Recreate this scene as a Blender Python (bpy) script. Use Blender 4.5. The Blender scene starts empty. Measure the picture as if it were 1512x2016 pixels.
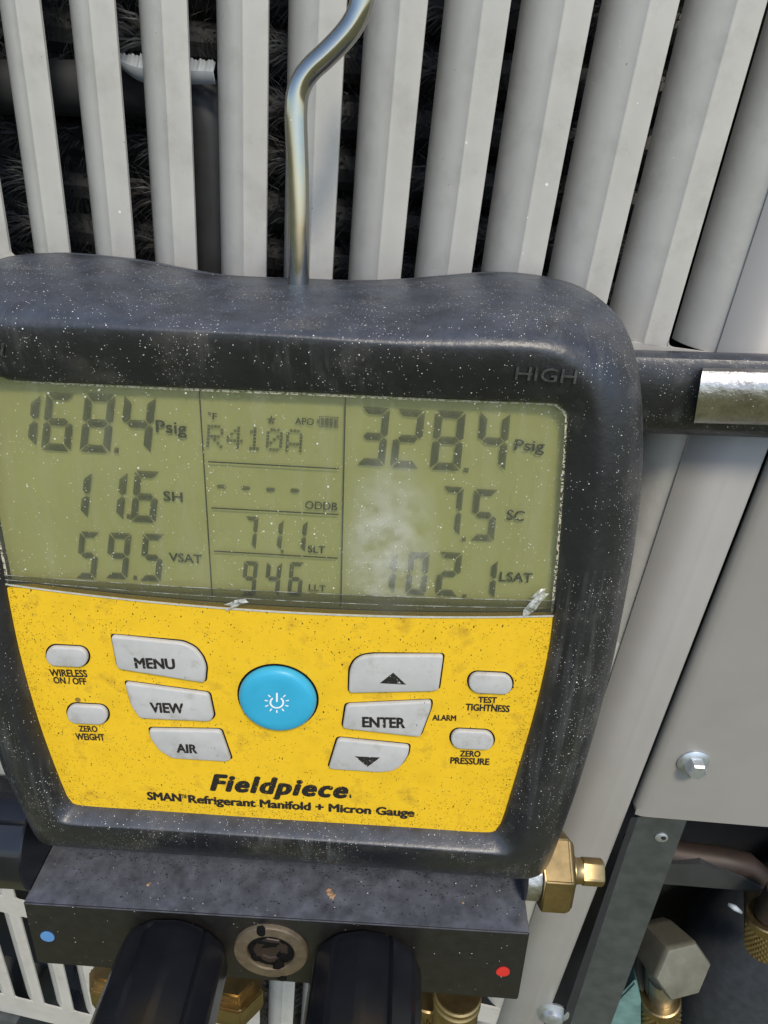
import bpy, bmesh, math, random
from mathutils import Vector, Matrix
from mathutils.bvhtree import BVHTree
random.seed(11)
S = bpy.context.scene
COL = S.collection
MM = .001

# ---------------------------------------------------------------- camera
F = 1514.0                                   # focal length in photo pixels (photo 1512 x 2016)
def nrm(v): return Vector(v).normalized()
D_U = nrm((-258, 2482, 1514))                # "down" of the cabinet seen from the camera
c_ = -.10
b_ = -(D_U.x + c_*D_U.z)/D_U.y
R_U = nrm((1, b_, c_)); N_U = R_U.cross(D_U)
D_D = nrm((-149, 3162, 1514))                # "down" along the gauge face
c2 = -.02
R_D = nrm((1, -(D_D.x + c2*D_D.z)/D_D.y, c2)); N_D = R_D.cross(D_D)
def W(v): v = Vector(v); return Vector((v.dot(R_U), v.dot(N_U), -v.dot(D_U)))
WALL = 200*MM
CAM = Vector((0, -WALL, .90))
cam = bpy.data.cameras.new('camera'); cam_o = bpy.data.objects.new('camera', cam); COL.objects.link(cam_o)
cx, cy, cz = W((1, 0, 0)), W((0, -1, 0)), W((0, 0, -1))
cam_o.matrix_world = Matrix(((cx.x, cy.x, cz.x, CAM.x), (cx.y, cy.y, cz.y, CAM.y), (cx.z, cy.z, cz.z, CAM.z), (0, 0, 0, 1)))
cam.sensor_fit = 'VERTICAL'; cam.sensor_height = 36; cam.lens = F/2016*36
cam.clip_start = .005; cam.clip_end = 500
S.camera = cam_o

# ---------------------------------------------------------------- sky, sun, exposure
SUN_EL, SUN_AZ = 54, 158                     # degrees; azimuth: where the sun stands, 180 = straight behind the camera
w = bpy.data.worlds.new('World'); S.world = w; w.use_nodes = True
nt = w.node_tree; bg = nt.nodes['Background']
sky = nt.nodes.new('ShaderNodeTexSky'); sky.sky_type = 'NISHITA'; sky.sun_disc = False
sky.sun_elevation = math.radians(SUN_EL); sky.sun_rotation = math.radians(SUN_AZ)
sky.air_density = 1.0; sky.dust_density = 1.0
nt.links.new(sky.outputs[0], bg.inputs[0]); bg.inputs[1].default_value = .15
sl = bpy.data.lights.new('sun', 'SUN'); sl.energy = 1.9; sl.angle = math.radians(10); sl.color = (1, .90, .74)
so = bpy.data.objects.new('sun', sl); COL.objects.link(so)
el, az = math.radians(SUN_EL), math.radians(SUN_AZ)
sd = Vector((math.sin(az)*math.cos(el), math.cos(az)*math.cos(el), math.sin(el)))
so.rotation_euler = sd.to_track_quat('Z', 'Y').to_euler(); so.location = (0, -2, 3)
S.view_settings.view_transform = 'Standard'; S.view_settings.look = 'None'
S.view_settings.exposure = .48; S.view_settings.gamma = 1
S.cycles.use_denoising = True
S.cycles.max_bounces = 8; S.cycles.transparent_max_bounces = 12

# ---------------------------------------------------------------- placing helpers
def ray(px, py): return W(((px-756)/F, (py-1008)/F, 1))
def wall(px, py, s=0):                       # point of the cabinet front, s metres proud of the louvre creases
    r = ray(px, py); return CAM + r*((WALL-s)/r.y)
DIST = 148*MM
nd = W(N_D)
def hit_dev(px, py, h):
    r = ray(px, py); return CAM + r*((DIST-h)/r.dot(nd))
XD, YD, ZD = W(R_D), W(-D_D), W(-N_D)
O_D = hit_dev(541, 1000, 0)
M_D = Matrix(((XD.x, YD.x, ZD.x, O_D.x), (XD.y, YD.y, ZD.y, O_D.y), (XD.z, YD.z, ZD.z, O_D.z), (0, 0, 0, 1)))
MI_D = M_D.inverted()
def dev(px, py, h=0): return MI_D @ hit_dev(px, py, h)     # point in the gauge's own frame (x right, y up its face, z out)

# ---------------------------------------------------------------- object helpers
def obj(name, me, mat, parent=None, smooth=False, label=None, kind=None):
    if isinstance(me, bmesh.types.BMesh):
        m = bpy.data.meshes.new(name); bmesh.ops.recalc_face_normals(me, faces=me.faces); me.to_mesh(m); me.free(); me = m
    o = bpy.data.objects.new(name, me); COL.objects.link(o)
    if mat and not me.materials: me.materials.append(mat)
    if smooth:
        for p in me.polygons: p.use_smooth = True
        if smooth != 'full':
            try: me.set_sharp_from_angle(angle=math.radians(35))
            except Exception: pass
    if parent: o.parent = parent
    if label: o['label'] = label
    if kind: o['kind'] = kind
    return o
def thing(name, label, cat, mw=None, group=None):
    o = bpy.data.objects.new(name, None); COL.objects.link(o); o.empty_display_size = .01
    if mw is not None: o.matrix_world = mw
    o['label'] = label; o['category'] = cat
    if group: o['group'] = group
    return o
def tag(o, label, cat, group=None):
    o['label'] = label; o['category'] = cat
    if group: o['group'] = group
    return o
def poly_prism(bm, pts, ztop, zbot, bevel=0, inset=0):
    """2-D outline (x, y) as a prism in z; the top edge is rounded by stepping the outline inward"""
    n = len(pts); c = sum((Vector(p) for p in pts), Vector((0, 0)))/n
    def ring(off, z):
        out = []
        for i in range(n):
            a, b, d = Vector(pts[i-1]), Vector(pts[i]), Vector(pts[(i+1) % n])
            t = (d-a).normalized(); nn = Vector((t.y, -t.x))
            if nn.dot(b-c) < 0: nn = -nn
            q = b - nn*off; out.append(bm.verts.new((q.x, q.y, z)))
        return out
    rings = [ring(0, zbot)]
    if bevel:
        for k in range(4):
            a = k/3*math.pi/2
            rings.append(ring(bevel*(1-math.cos(a)), ztop-bevel+bevel*math.sin(a)))
    else: rings.append(ring(0, ztop))
    for r0, r1 in zip(rings, rings[1:]):
        for i in range(n): bm.faces.new((r0[i], r0[(i+1) % n], r1[(i+1) % n], r1[i]))
    bm.faces.new(rings[-1]); bm.faces.new(rings[0][::-1])
def smooth_closed(pts, sub=6):
    out = []; n = len(pts); pts = [Vector(p) for p in pts]
    for i in range(n):
        p0, p1, p2, p3 = pts[i-1], pts[i], pts[(i+1) % n], pts[(i+2) % n]
        for k in range(sub):
            t = k/sub
            out.append(.5*((2*p1)+(p2-p0)*t+(2*p0-5*p1+4*p2-p3)*t*t+(3*p1-p0-3*p2+p3)*t**3))
    return out
def round_poly(pts, r, seg=5):
    out = []; n = len(pts); pts = [Vector(p) for p in pts]
    for i in range(n):
        a, b, d = pts[i-1], pts[i], pts[(i+1) % n]
        ra = min(r, (a-b).length*.45, (d-b).length*.45)
        p, q = b+(a-b).normalized()*ra, b+(d-b).normalized()*ra
        for k in range(seg+1):
            t = k/seg; out.append((1-t)**2*p+2*t*(1-t)*b+t*t*q)
    return out
def tube(bm, path, rad, seg=16, cap=True):
    path = [Vector(p) for p in path]; rads = rad if isinstance(rad, (list, tuple)) else [rad]*len(path)
    rings = []; up = Vector((.31, .42, .85))
    for i, p in enumerate(path):
        t = (path[min(i+1, len(path)-1)]-path[max(i-1, 0)]).normalized()
        u = (up-t*up.dot(t)).normalized(); up = u; v = t.cross(u)
        rings.append([bm.verts.new(p+(u*math.cos(a)+v*math.sin(a))*rads[i]) for a in [2*math.pi*k/seg for k in range(seg)]])
    for r0, r1 in zip(rings, rings[1:]):
        for i in range(seg): bm.faces.new((r0[i], r0[(i+1) % seg], r1[(i+1) % seg], r1[i]))
    if cap: bm.faces.new(rings[0][::-1]); bm.faces.new(rings[-1])
def lathe(bm, prof, o, ax, seg=32, shape=None, rot=0):
    """prof: (distance along axis, radius); shape(angle, k) multiplies the radius"""
    o, ax = Vector(o), Vector(ax).normalized()
    u = ax.orthogonal().normalized(); v = ax.cross(u); rings = []
    for k, (d, r) in enumerate(prof):
        rings.append([bm.verts.new(o+ax*d+(u*math.cos(a+rot)+v*math.sin(a+rot))*r*(shape(a, k) if shape else 1))
                      for a in [2*math.pi*i/seg for i in range(seg)]])
    for r0, r1 in zip(rings, rings[1:]):
        for i in range(seg): bm.faces.new((r0[i], r0[(i+1) % seg], r1[(i+1) % seg], r1[i]))
    bm.faces.new(rings[0][::-1]); bm.faces.new(rings[-1])
def box(bm, a, b):
    a, b = Vector(a), Vector(b)
    vs = [bm.verts.new((x, y, z)) for x in (a.x, b.x) for y in (a.y, b.y) for z in (a.z, b.z)]
    for f in ((0, 1, 3, 2), (4, 6, 7, 5), (0, 4, 5, 1), (2, 3, 7, 6), (0, 2, 6, 4), (1, 5, 7, 3)): bm.faces.new([vs[i] for i in f])
def quad_slab(bm, pts, back):
    """front outline (3-D) pushed back by a vector"""
    f = [bm.verts.new(p) for p in pts]; g = [bm.verts.new(Vector(p)+Vector(back)) for p in pts]; n = len(pts)
    bm.faces.new(f); bm.faces.new(g[::-1])
    for i in range(n): bm.faces.new((f[i], g[i], g[(i+1) % n], f[(i+1) % n]))
def lerp(a, b, t): return a+(b-a)*t

# ---------------------------------------------------------------- materials
class G:
    """tiny node-graph helper"""
    def __init__(s, name):
        s.m = bpy.data.materials.new(name); s.m.use_nodes = True; s.t = s.m.node_tree
        s.bsdf = s.t.nodes['Principled BSDF']; s.out = s.t.nodes['Material Output']
        s.tc = s.t.nodes.new('ShaderNodeTexCoord').outputs['Object']
    def n(s, typ, ins=None, **kw):
        nd_ = s.t.nodes.new('ShaderNode'+typ)
        for k, v in kw.items(): setattr(nd_, k, v)
        for k, v in (ins or {}).items(): s.put(nd_.inputs[k], v)
        return nd_
    def put(s, sock, v):
        if isinstance(v, bpy.types.NodeSocket): s.t.links.new(v, sock)
        else:
            if sock.type == 'RGBA' and not isinstance(v, (int, float)) and len(v) == 3: v = (*v, 1)
            sock.default_value = v
    def math(s, op, a, b=0, c=None):
        ins = {0: a, 1: b}
        if c is not None: ins[2] = c
        return s.n('Math', ins, operation=op).outputs[0]
    def noise(s, scale, detail=4, rough=.55, vec=None, dist=0):
        return s.n('TexNoise', {'Vector': vec or s.tc, 'Scale': scale, 'Detail': detail, 'Roughness': rough, 'Distortion': dist}).outputs['Fac']
    def ramp(s, f, lo, hi): return s.n('MapRange', {'Value': f, 'From Min': lo, 'From Max': hi}).outputs[0]
    def mix(s, f, a, b): 
        x = s.n('Mix', data_type='RGBA'); s.put(x.inputs[0], f); s.put(x.inputs[6], a); s.put(x.inputs[7], b); return x.outputs[2]
    def mapv(s, scale, rot=(0, 0, 0)):
        return s.n('Mapping', {'Vector': s.tc, 'Scale': scale, 'Rotation': rot}).outputs[0]
    def specks(s, cell, radius, dens, vec=None):
        v = s.n('TexVoronoi', {'Vector': vec or s.tc, 'Scale': 1/cell, 'Randomness': 1.0})
        sep = s.n('SeparateColor', {0: v.outputs['Color']})
        r = s.math('MULTIPLY', sep.outputs[1], radius/cell*1.2)
        near = s.math('LESS_THAN', v.outputs['Distance'], s.math('ADD', r, radius/cell*.25))
        clump = s.ramp(s.noise(75, 4, .65), .38, .64)
        return s.math('MULTIPLY', near, s.math('GREATER_THAN', sep.outputs[0], s.math('SUBTRACT', 1, s.math('MULTIPLY', clump, dens))))
    def bump(s, h, strength, dist):
        b = s.n('Bump', {'Height': h, 'Strength': strength, 'Distance': dist}); s.t.links.new(b.outputs[0], s.bsdf.inputs['Normal'])
    def done(s, color, rough=.5, metal=0, spec=.5):
        s.put(s.bsdf.inputs['Base Color'], color); s.put(s.bsdf.inputs['Roughness'], rough)
        s.put(s.bsdf.inputs['Metallic'], metal); s.put(s.bsdf.inputs['Specular IOR Level'], spec)
        return s.m
def surf(name, col, rough=.5, metal=0, spec=.5, var=.25, vscale=120, white=None, dark=None, grime=None, bump=None, wcol=(.75, .73, .68), film=None, scuff=None, each=False):
    g = G(name)
    if each:                                  # every louvre gets its own stretch of dirt
        g.tc = g.n('VectorMath', {0: g.tc, 1: g.n('CombineXYZ', {0: g.math('MULTIPLY', g.n('ObjectInfo').outputs['Random'], 3.0), 2: g.n('ObjectInfo').outputs['Random']}).outputs[0]}, operation='ADD').outputs[0]
    f = g.noise(vscale, 6, .6)
    c = g.mix(g.ramp(f, .3, .7), tuple(x*(1-var) for x in col), tuple(min(1, x*(1+var)) for x in col))
    r = g.math('ADD', rough-.08, g.math('MULTIPLY', f, .16))
    if grime:
        gc, gs, lo, hi = grime
        c = g.mix(g.ramp(g.noise(gs, 8, .65), lo, hi), c, gc)
    if film:                                  # dusty film with the sky's bluish sheen painted onto faces turned upward
        nz = g.n('SeparateXYZ', {0: g.n('NewGeometry').outputs['Normal']}).outputs[2]
        fm = g.math('MULTIPLY', g.ramp(nz, .25, .95), g.ramp(g.noise(160, 7, .65), .15, .75))
        c = g.mix(g.math('MULTIPLY', fm, film[1]), c, film[0])
    if scuff:                                 # rubbed scratches in two directions, in patches
        for rz, sc_ in ((.7, (1, .06, .5)), (-.9, (1, .05, .5))):
            st_ = g.ramp(g.noise(420, 3, .6, g.mapv(sc_, (0, 0, rz)), .4), .54, .68)
            c = g.mix(g.math('MULTIPLY', g.math('MULTIPLY', st_, g.ramp(g.noise(38, 4), .46, .66)), scuff[1]), c, scuff[0])
    if dark:
        for (cell, rad, dens, dc) in dark:
            m = g.specks(cell, rad, dens, g.n('VectorMath', {0: g.mapv((1, .55, 1), (0, 0, .35)), 1: g.n('VectorMath', {0: g.n('TexNoise', {'Vector': g.tc, 'Scale': .6/cell}).outputs['Color'], 'Scale': cell*.6}, operation='SCALE').outputs[0]}, operation='ADD').outputs[0])
            c = g.mix(m, c, dc)
    if white:
        for (cell, rad, dens) in white:
            m = g.specks(cell, rad, dens)
            c = g.mix(m, c, wcol); r = g.math('MAXIMUM', r, g.math('MULTIPLY', m, .8))
            if metal: metal = g.math('MULTIPLY', g.math('SUBTRACT', 1, m), metal)
    if bump: g.bump(g.noise(bump[0], 5, .6), bump[1], bump[2])
    return g.done(c, r, metal, spec)

DUST = [(.45*MM, .065*MM, .75), (.8*MM, .09*MM, .7), (2.2*MM, .14*MM, .6)]
M = {}
M['rubber'] = surf('black rubber', (.014, .015, .0175), .38, spec=.6, var=.30, vscale=90, white=DUST, grime=((.075, .07, .062), 70, .52, .8), bump=(420, .35, .0005), film=((.10, .115, .15), .62), scuff=((.085, .088, .09), .5))  # film: dust together with the painted bluish sky sheen
M['metal_black'] = surf('black anodised metal', (.012, .0115, .011), .40, spec=.6, var=.3, vscale=300, white=[(1.2*MM, .10*MM, .35), (2.4*MM, .15*MM, .4)], dark=[(1.0*MM, .12*MM, .45, (.012, .012, .013)), (.6*MM, .09*MM, .3, (.012, .012, .013))], film=((.19, .205, .25), .75))
M['emboss'] = surf('raised rubber lettering', (.06, .06, .062), .35, spec=.6, var=.5, vscale=900)
M['knob'] = surf('black knob plastic', (.009, .010, .013), .24, spec=.5, var=.25, vscale=60, white=[(3.5*MM, .13*MM, .25)])
M['yellow'] = surf('yellow faceplate', (.76, .475, .018), .55, spec=.3, var=.09, vscale=130,
    dark=[(.5*MM, .08*MM, .95, (.10, .06, .012)), (.8*MM, .11*MM, .8, (.06, .036, .008)), (1.5*MM, .14*MM, .6, (.09, .055, .012))], grime=((.30, .165, .02), 130, .54, .82), bump=(1800, .15, .0003))
M['button'] = surf('pale grey button', (.45, .45, .435), .55, spec=.35, var=.07, vscale=200, dark=[(1.0*MM, .09*MM, .5, (.12, .11, .09))], grime=((.27, .24, .19), 210, .55, .85))
M['power'] = surf('turquoise button', (.035, .36, .56), .42, spec=.45, var=.06, vscale=150, dark=[(1.6*MM, .10*MM, .35, (.02, .12, .17))])
M['lcd'] = surf('lcd backing', (.335, .315, .135), .45, spec=.3, var=.06, vscale=45)
g = G('lcd segment'); g.done((.028, .036, .022), .6)
tr = g.n('BsdfTransparent'); mx = g.n('MixShader', {0: g.math('ADD', .12, g.math('MULTIPLY', g.noise(70, 3), .42)), 1: g.bsdf.outputs[0], 2: tr.outputs[0]}); g.t.links.new(mx.outputs[0], g.out.inputs[0]); M['segment'] = g.m
M['lcd_line'] = surf('lcd rule', (.02, .025, .015), .6)
g = G('print ink'); g.done((.014, .012, .010), .55)
tr = g.n('BsdfTransparent'); wear = g.math('GREATER_THAN', g.noise(1500, 4, .6), .63)
mx = g.n('MixShader', {0: wear, 1: g.bsdf.outputs[0], 2: tr.outputs[0]}); g.t.links.new(mx.outputs[0], g.out.inputs[0]); M['ink'] = g.m
M['white_ink'] = surf('white ink', (.8, .82, .84), .5, var=.03)
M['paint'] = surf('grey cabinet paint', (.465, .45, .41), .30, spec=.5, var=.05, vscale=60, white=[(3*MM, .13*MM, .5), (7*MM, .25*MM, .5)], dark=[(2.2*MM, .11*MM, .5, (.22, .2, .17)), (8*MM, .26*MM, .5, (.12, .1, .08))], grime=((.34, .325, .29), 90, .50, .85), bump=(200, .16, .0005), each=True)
M['shaded_paint'] = surf('shaded cabinet paint', (.28, .27, .25), .42, spec=.5, var=.04, vscale=50, white=[(9*MM, .2*MM, .35)], dark=[(11*MM, .3*MM, .25, (.2, .17, .13))])  # cabinet paint darkened to stand in for shade on post and panel
M['dark_frame'] = surf('dark green grey frame', (.055, .062, .062), .45, var=.25, vscale=150, white=[(8*MM, .35*MM, .4)])
M['shell'] = surf('dark cabinet interior', (.012, .013, .015), .8)
M['brass'] = surf('brass', (.38, .28, .135), .38, metal=1, var=.2, vscale=150, grime=((.30, .19, .08), 220, .5, .8))
M['old_brass'] = surf('weathered brass', (.165, .16, .125), .5, metal=.35, var=.2, vscale=120, grime=((.15, .14, .11), 260, .5, .8))
M['ring'] = surf('dusty brass ring', (.15, .12, .08), .55, metal=.4, var=.25, vscale=400)
M['chrome'] = surf('bright steel rod', (.40, .39, .35), .13, metal=1, var=.06, vscale=200, white=[(1.6*MM, .12*MM, .25)], dark=[(1.2*MM, .10*MM, .3, (.15, .13, .08))])
M['steel'] = surf('worn steel', (.50, .49, .47), .34, metal=1, var=.25, vscale=250, grime=((.22, .19, .18), 130, .5, .75), white=[(.7*MM, .09*MM, .6), (2.0*MM, .13*MM, .5)], bump=(330, .6, .0006))
M['zinc'] = surf('zinc plated bolt', (.52, .56, .60), .38, metal=.8, var=.15, vscale=400)
M['copper'] = surf('dull copper', (.038, .026, .021), .55, metal=.3, var=.3, vscale=90)
M['foam'] = surf('black foam insulation', (.028, .032, .038), .7, var=.3, vscale=200)
M['fin'] = surf('dirty aluminium spines', (.085, .09, .095), .5, var=.5, vscale=60, grime=((.10, .08, .06), 40, .5, .75))
M['pipe'] = surf('dark grey pipe', (.035, .037, .04), .5, var=.2)
M['pale'] = surf('pale bare aluminium', (.36, .40, .44), .45, var=.1, vscale=250)
M['blue'] = surf('blue enamel', (.09, .24, .50), .4, var=.1)
M['red'] = surf('red enamel', (.60, .03, .025), .4, var=.1)
M['crumb'] = surf('dry leaf', (.34, .21, .12), .8, var=.4, vscale=900)
M['teal'] = surf('faded teal plastic', (.13, .24, .23), .5, var=.3, vscale=120)
M['grit'] = surf('brown black grit', (.035, .022, .008), .85, spec=.2, var=.5, vscale=500)
M['grime'] = surf('caked black dirt', (.005, .005, .005), .9, spec=.15, var=.5, vscale=900, bump=(1500, 1, .0006))
M['film'] = surf('chipped clear plastic', (.46, .47, .45), .3, var=.15, vscale=800)
g = G('lens')     # clear window: sees the display, mirrors the surroundings, carries dust, scratches and one painted cloudy reflection
gl = g.n('BsdfGlossy', {'Color': (1, 1, 1, 1), 'Roughness': .09}); tr = g.n('BsdfTransparent', {'Color': (.93, .95, .9, 1)})
fr = g.math('ADD', .04, g.math('MULTIPLY', .9, g.math('POWER', g.n('LayerWeight', {'Blend': .5}).outputs['Facing'], 5)))
a = g.n('MixShader', {0: fr, 1: tr.outputs[0], 2: gl.outputs[0]})
g.done((.72, .72, .66), .8)
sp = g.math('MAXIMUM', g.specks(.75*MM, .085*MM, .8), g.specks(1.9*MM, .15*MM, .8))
glare_c = dev(765, 1075, 0)
dv = g.n('VectorMath', {0: g.tc, 1: tuple(glare_c)}, operation='SUBTRACT').outputs[0]
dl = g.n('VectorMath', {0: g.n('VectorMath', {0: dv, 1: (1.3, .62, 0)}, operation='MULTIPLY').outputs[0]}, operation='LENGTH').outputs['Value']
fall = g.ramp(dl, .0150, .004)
glare = g.math('MULTIPLY', g.math('MULTIPLY', fall, g.ramp(g.noise(150, 6, .6), .3, .7)), .34)
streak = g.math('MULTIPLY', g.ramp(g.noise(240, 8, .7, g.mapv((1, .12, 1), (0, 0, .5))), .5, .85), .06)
haze = g.math('ADD', g.math('MAXIMUM', glare, streak), .02)
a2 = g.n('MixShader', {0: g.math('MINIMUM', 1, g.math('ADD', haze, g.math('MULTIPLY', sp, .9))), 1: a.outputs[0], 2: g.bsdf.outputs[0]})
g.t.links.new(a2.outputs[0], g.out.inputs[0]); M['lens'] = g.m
g = G('window edge'); g.done((.05, .052, .04), .12)
tr = g.n('BsdfTransparent'); mx = g.n('MixShader', {0: .42, 1: g.bsdf.outputs[0], 2: tr.outputs[0]}); g.t.links.new(mx.outputs[0], g.out.inputs[0]); M['edge'] = g.m
g = G('chip'); g.done((.50, .51, .47), .3)
tr = g.n('BsdfTransparent'); mx = g.n('MixShader', {0: g.ramp(g.noise(900, 4, .6), .42, .72), 1: g.bsdf.outputs[0], 2: tr.outputs[0]}); g.t.links.new(mx.outputs[0], g.out.inputs[0]); M['chip'] = g.m
g = G('worn edge'); g.done((.36, .37, .33), .35)
tr = g.n('BsdfTransparent'); mx = g.n('MixShader', {0: g.ramp(g.noise(260, 5, .6), .38, .62), 1: g.bsdf.outputs[0], 2: tr.outputs[0]}); g.t.links.new(mx.outputs[0], g.out.inputs[0]); M['worn_edge'] = g.m
g = G('dust line'); g.done((.50, .46, .34), .9)
tr = g.n('BsdfTransparent'); mx = g.n('MixShader', {0: g.math('GREATER_THAN', g.noise(1400, 5, .7), .5), 1: g.bsdf.outputs[0], 2: tr.outputs[0]}); g.t.links.new(mx.outputs[0], g.out.inputs[0]); M['dustline'] = g.m
M['grass'] = surf('sunlit lawn', (.13, .13, .05), .9, var=.5, vscale=14, grime=((.2, .17, .07), 5, .5, .7))

# ---------------------------------------------------------------- ground (below the frame, lights the scene from underneath)
bm = bmesh.new(); box(bm, (-60, -60, -.4), (60, 60, 0)); obj('ground', bm, M['grass'], kind='structure')

# ================================================================ CONDENSER CABINET
unit = thing('condenser_unit', 'grey painted air conditioner cabinet with vertical louvres standing behind the gauge', 'air conditioner', Matrix.Translation((0, 0, 0)))
xs = [wall(p, 0).x for p in (-62, 75, 223, 366, 527, 682, 842, 1006, 1171, 1339, 1512)]       # right edges of the louvres
P = (xs[-1]-xs[0])/(len(xs)-1)
xs = [xs[0]-P*k for k in range(7, 0, -1)] + xs
x_crease = wall(1457, 0).x+P                                       # crease of the last louvre, where the corner post begins
x_crease = xs[-1]+.52*P+.145*P
x_seam = wall(1360, 1290).x
zt = CAM.z+.16
bands = [(wall(1410, 681).z-.002, None), (wall(1240, 1271).z, wall(1215, 1328).z), (wall(10, 1767).z, wall(10, 1797).z), (wall(60, 1972).z, wall(60, 1972).z-.02)]
bands[0] = (bands[0][0], bands[0][0]-(bands[1][0]-bands[1][1]))
print('P', P, 'bands', [(round(a, 4), round(b, 4)) for a, b in bands], 'seam', x_seam, 'seam alt', wall(1225, 1640).x, wall(1497, 930).x, 'crease', x_crease, wall(1455, 560).x, wall(1367, 861).x)
zb = bands[-1][1]
PROF = [(0, -.47), (.035, -.395), (.10, -.295), (.18, -.205), (.26, -.135), (.34, -.082), (.42, -.043), (.50, -.011), (.518, .004), (.534, .007), (.555, .001), (.63, .004), (.72, .002), (.80, -.004), (.84, -.012), (.855, -.02), (.855, -.07)]
TH = .055
def slat_mesh(z0, z1, n0=8, last=False, wob=0):
    bm = bmesh.new(); rows = []
    prof = [p for p in PROF if not last or p[0] <= .52] + ([(.53, 0)] if last else [])
    back = []
    for i, (x, s) in enumerate(prof):
        a, b = prof[max(0, i-1)], prof[min(len(prof)-1, i+1)]; t = Vector((b[0]-a[0], b[1]-a[1])).normalized()
        back.append((x+t.y*TH, s-t.x*TH))
    loop = prof+back[::-1]
    nz = 10
    for k in range(nz+1):
        z = lerp(z0, z1, k/nz); d = wob*math.sin(k/nz*math.pi*1.3)*.012
        rows.append([bm.verts.new((x*P-.855*P+d*P*(1-x), -s*P, z)) for x, s in loop])
    n = len(loop)
    for r0, r1 in zip(rows, rows[1:]):
        for i in range(n): bm.faces.new((r0[i], r0[(i+1) % n], r1[(i+1) % n], r1[i]))
    bm.faces.new(rows[0]); bm.faces.new(rows[-1][::-1])
    # fillet in the lower left corner of the slot beside the louvre
    if not last:
        for zz, dr in ((z0, 1), (z1, -1)):
            R = .10*P; pts = [Vector((0, -.0006+.0006, zz))]
            for k in range(6):
                a_ = k/5*math.pi/2; pts.append(Vector((R-R*math.sin(a_), 0, zz+dr*(R-R*math.cos(a_)))))
            pts = [p+Vector((0, .00005, 0)) for p in pts]
            quad_slab(bm, pts, (0, .0009, 0))
    return bm
tiers = [(zt, bands[0][0]), (bands[0][1], bands[1][0]), (bands[1][1], bands[2][0]), (bands[2][1], bands[3][0])]
for (z1, z0) in tiers:
    protos = []
    for wv in (-1, 0, 1):
        bmx = slat_mesh(z0, z1, wob=wv); m = bpy.data.meshes.new('slat'); bmesh.ops.recalc_face_normals(bmx, faces=bmx.faces); bmx.to_mesh(m); bmx.free()
        m.materials.append(M['paint'])
        for p in m.polygons: p.use_smooth = True
        m.set_sharp_from_angle(angle=math.radians(25)); protos.append(m)
    for i, x in enumerate(xs):
        o = obj('slat', protos[i*7 % 3], None, unit); o.location.x = x
    bmx = slat_mesh(z0, z1, last=True); o = obj('slat', bmx, M['paint'], unit, smooth=True); o.location.x = x_crease-.53*P+.855*P
for (a, b) in bands:                                                # plain bands of the sheet between the rows of louvres
    bm = bmesh.new(); box(bm, (xs[0]-P, 0, b), (x_crease, .0009, a)); obj('panel_band', bm, M['paint'], unit)
# corner post with a shallow rib beside the seam
bm = bmesh.new(); prof = [(x_crease, 0), (lerp(x_crease, x_seam, .55), 0), (lerp(x_crease, x_seam, .60), -.00015), (lerp(x_crease, x_seam, .65), 0), (x_seam-.0026, 0), (x_seam-.0017, .0002), (x_seam-.0014, .0010)]
for z_ in (zb-.30, zt): pass
rows = [[bm.verts.new((x, y, z)) for x, y in prof] for z in (zb-.30, zt)]
for i in range(len(prof)-1): bm.faces.new((rows[0][i], rows[0][i+1], rows[1][i+1], rows[1][i]))
o = obj('corner_post', bm, M['shaded_paint'], unit, smooth=True)
md = o.modifiers.new('thickness', 'SOLIDIFY'); md.thickness = .0008; md.offset = 1
# service panel: turned about ten degrees away from the louvred side
ang = math.radians(8)
PD = Vector((math.cos(ang), math.sin(ang), 0)); PN = Vector((math.sin(ang), -math.cos(ang), 0))
P0 = Vector((x_seam+.0006, -.001, 0))
def panel(px, py, off=0):
    r = ray(px, py); q = P0+PN*off; t = (q-CAM).dot(PN)/r.dot(PN); return CAM+r*t
zpb = panel(1330, 1613).z
def on_panel(u, z, off=0): p = P0+PD*u+PN*off; return Vector((p.x, p.y, z))
bm = bmesh.new(); prof = [(.0004, -.0030), (.0004, -.0022), (.0016, -.0008), (.0038, -.0001), (.007, 0), (.05, 0), (.30, 0)]
zs = [zpb, zt]
rows = []
for z in [zpb, zpb+.0015, zpb+.004, zt]:
    rows.append([bm.verts.new(on_panel(u + (.0015*(1-(z-zpb)/.004) if z < zpb+.004 and u < .001 else 0), z, d)) for u, d in prof])
for r0, r1 in zip(rows, rows[1:]):
    for i in range(len(prof)-1): bm.faces.new((r0[i], r0[i+1], r1[i+1], r1[i]))
lip = [bm.verts.new(v.co-PN*.006) for v in rows[0]]
for i in range(len(prof)-1): bm.faces.new((rows[0][i], lip[i], lip[i+1], rows[0][i+1]))
sp_ = obj('service_panel', bm, M['shaded_paint'], unit, smooth=True)
bc = panel(1364, 1499)
bm = bmesh.new(); lathe(bm, [(0, .0055), (.0007, .0055), (.0015, .0045), (.0018, .0033)], bc, PN, 32)
bl = obj('bolt', bm, M['zinc'], sp_, smooth=True)
bm = bmesh.new(); lathe(bm, [(.0010, .0037), (.0046, .0037), (.0053, .0031)], bc, PN, 6, rot=.3)
obj('bolt', bm, M['zinc'], sp_)
# a post screw low down
sc = wall(1088, 1992)
bm = bmesh.new(); lathe(bm, [(0, .0075), (.0008, .0075), (.0022, .005), (.0040, .0045), (.0046, .0034)], sc, (0, -1, 0), 24); obj('bolt', bm, M['zinc'], unit, smooth=True)
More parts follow.
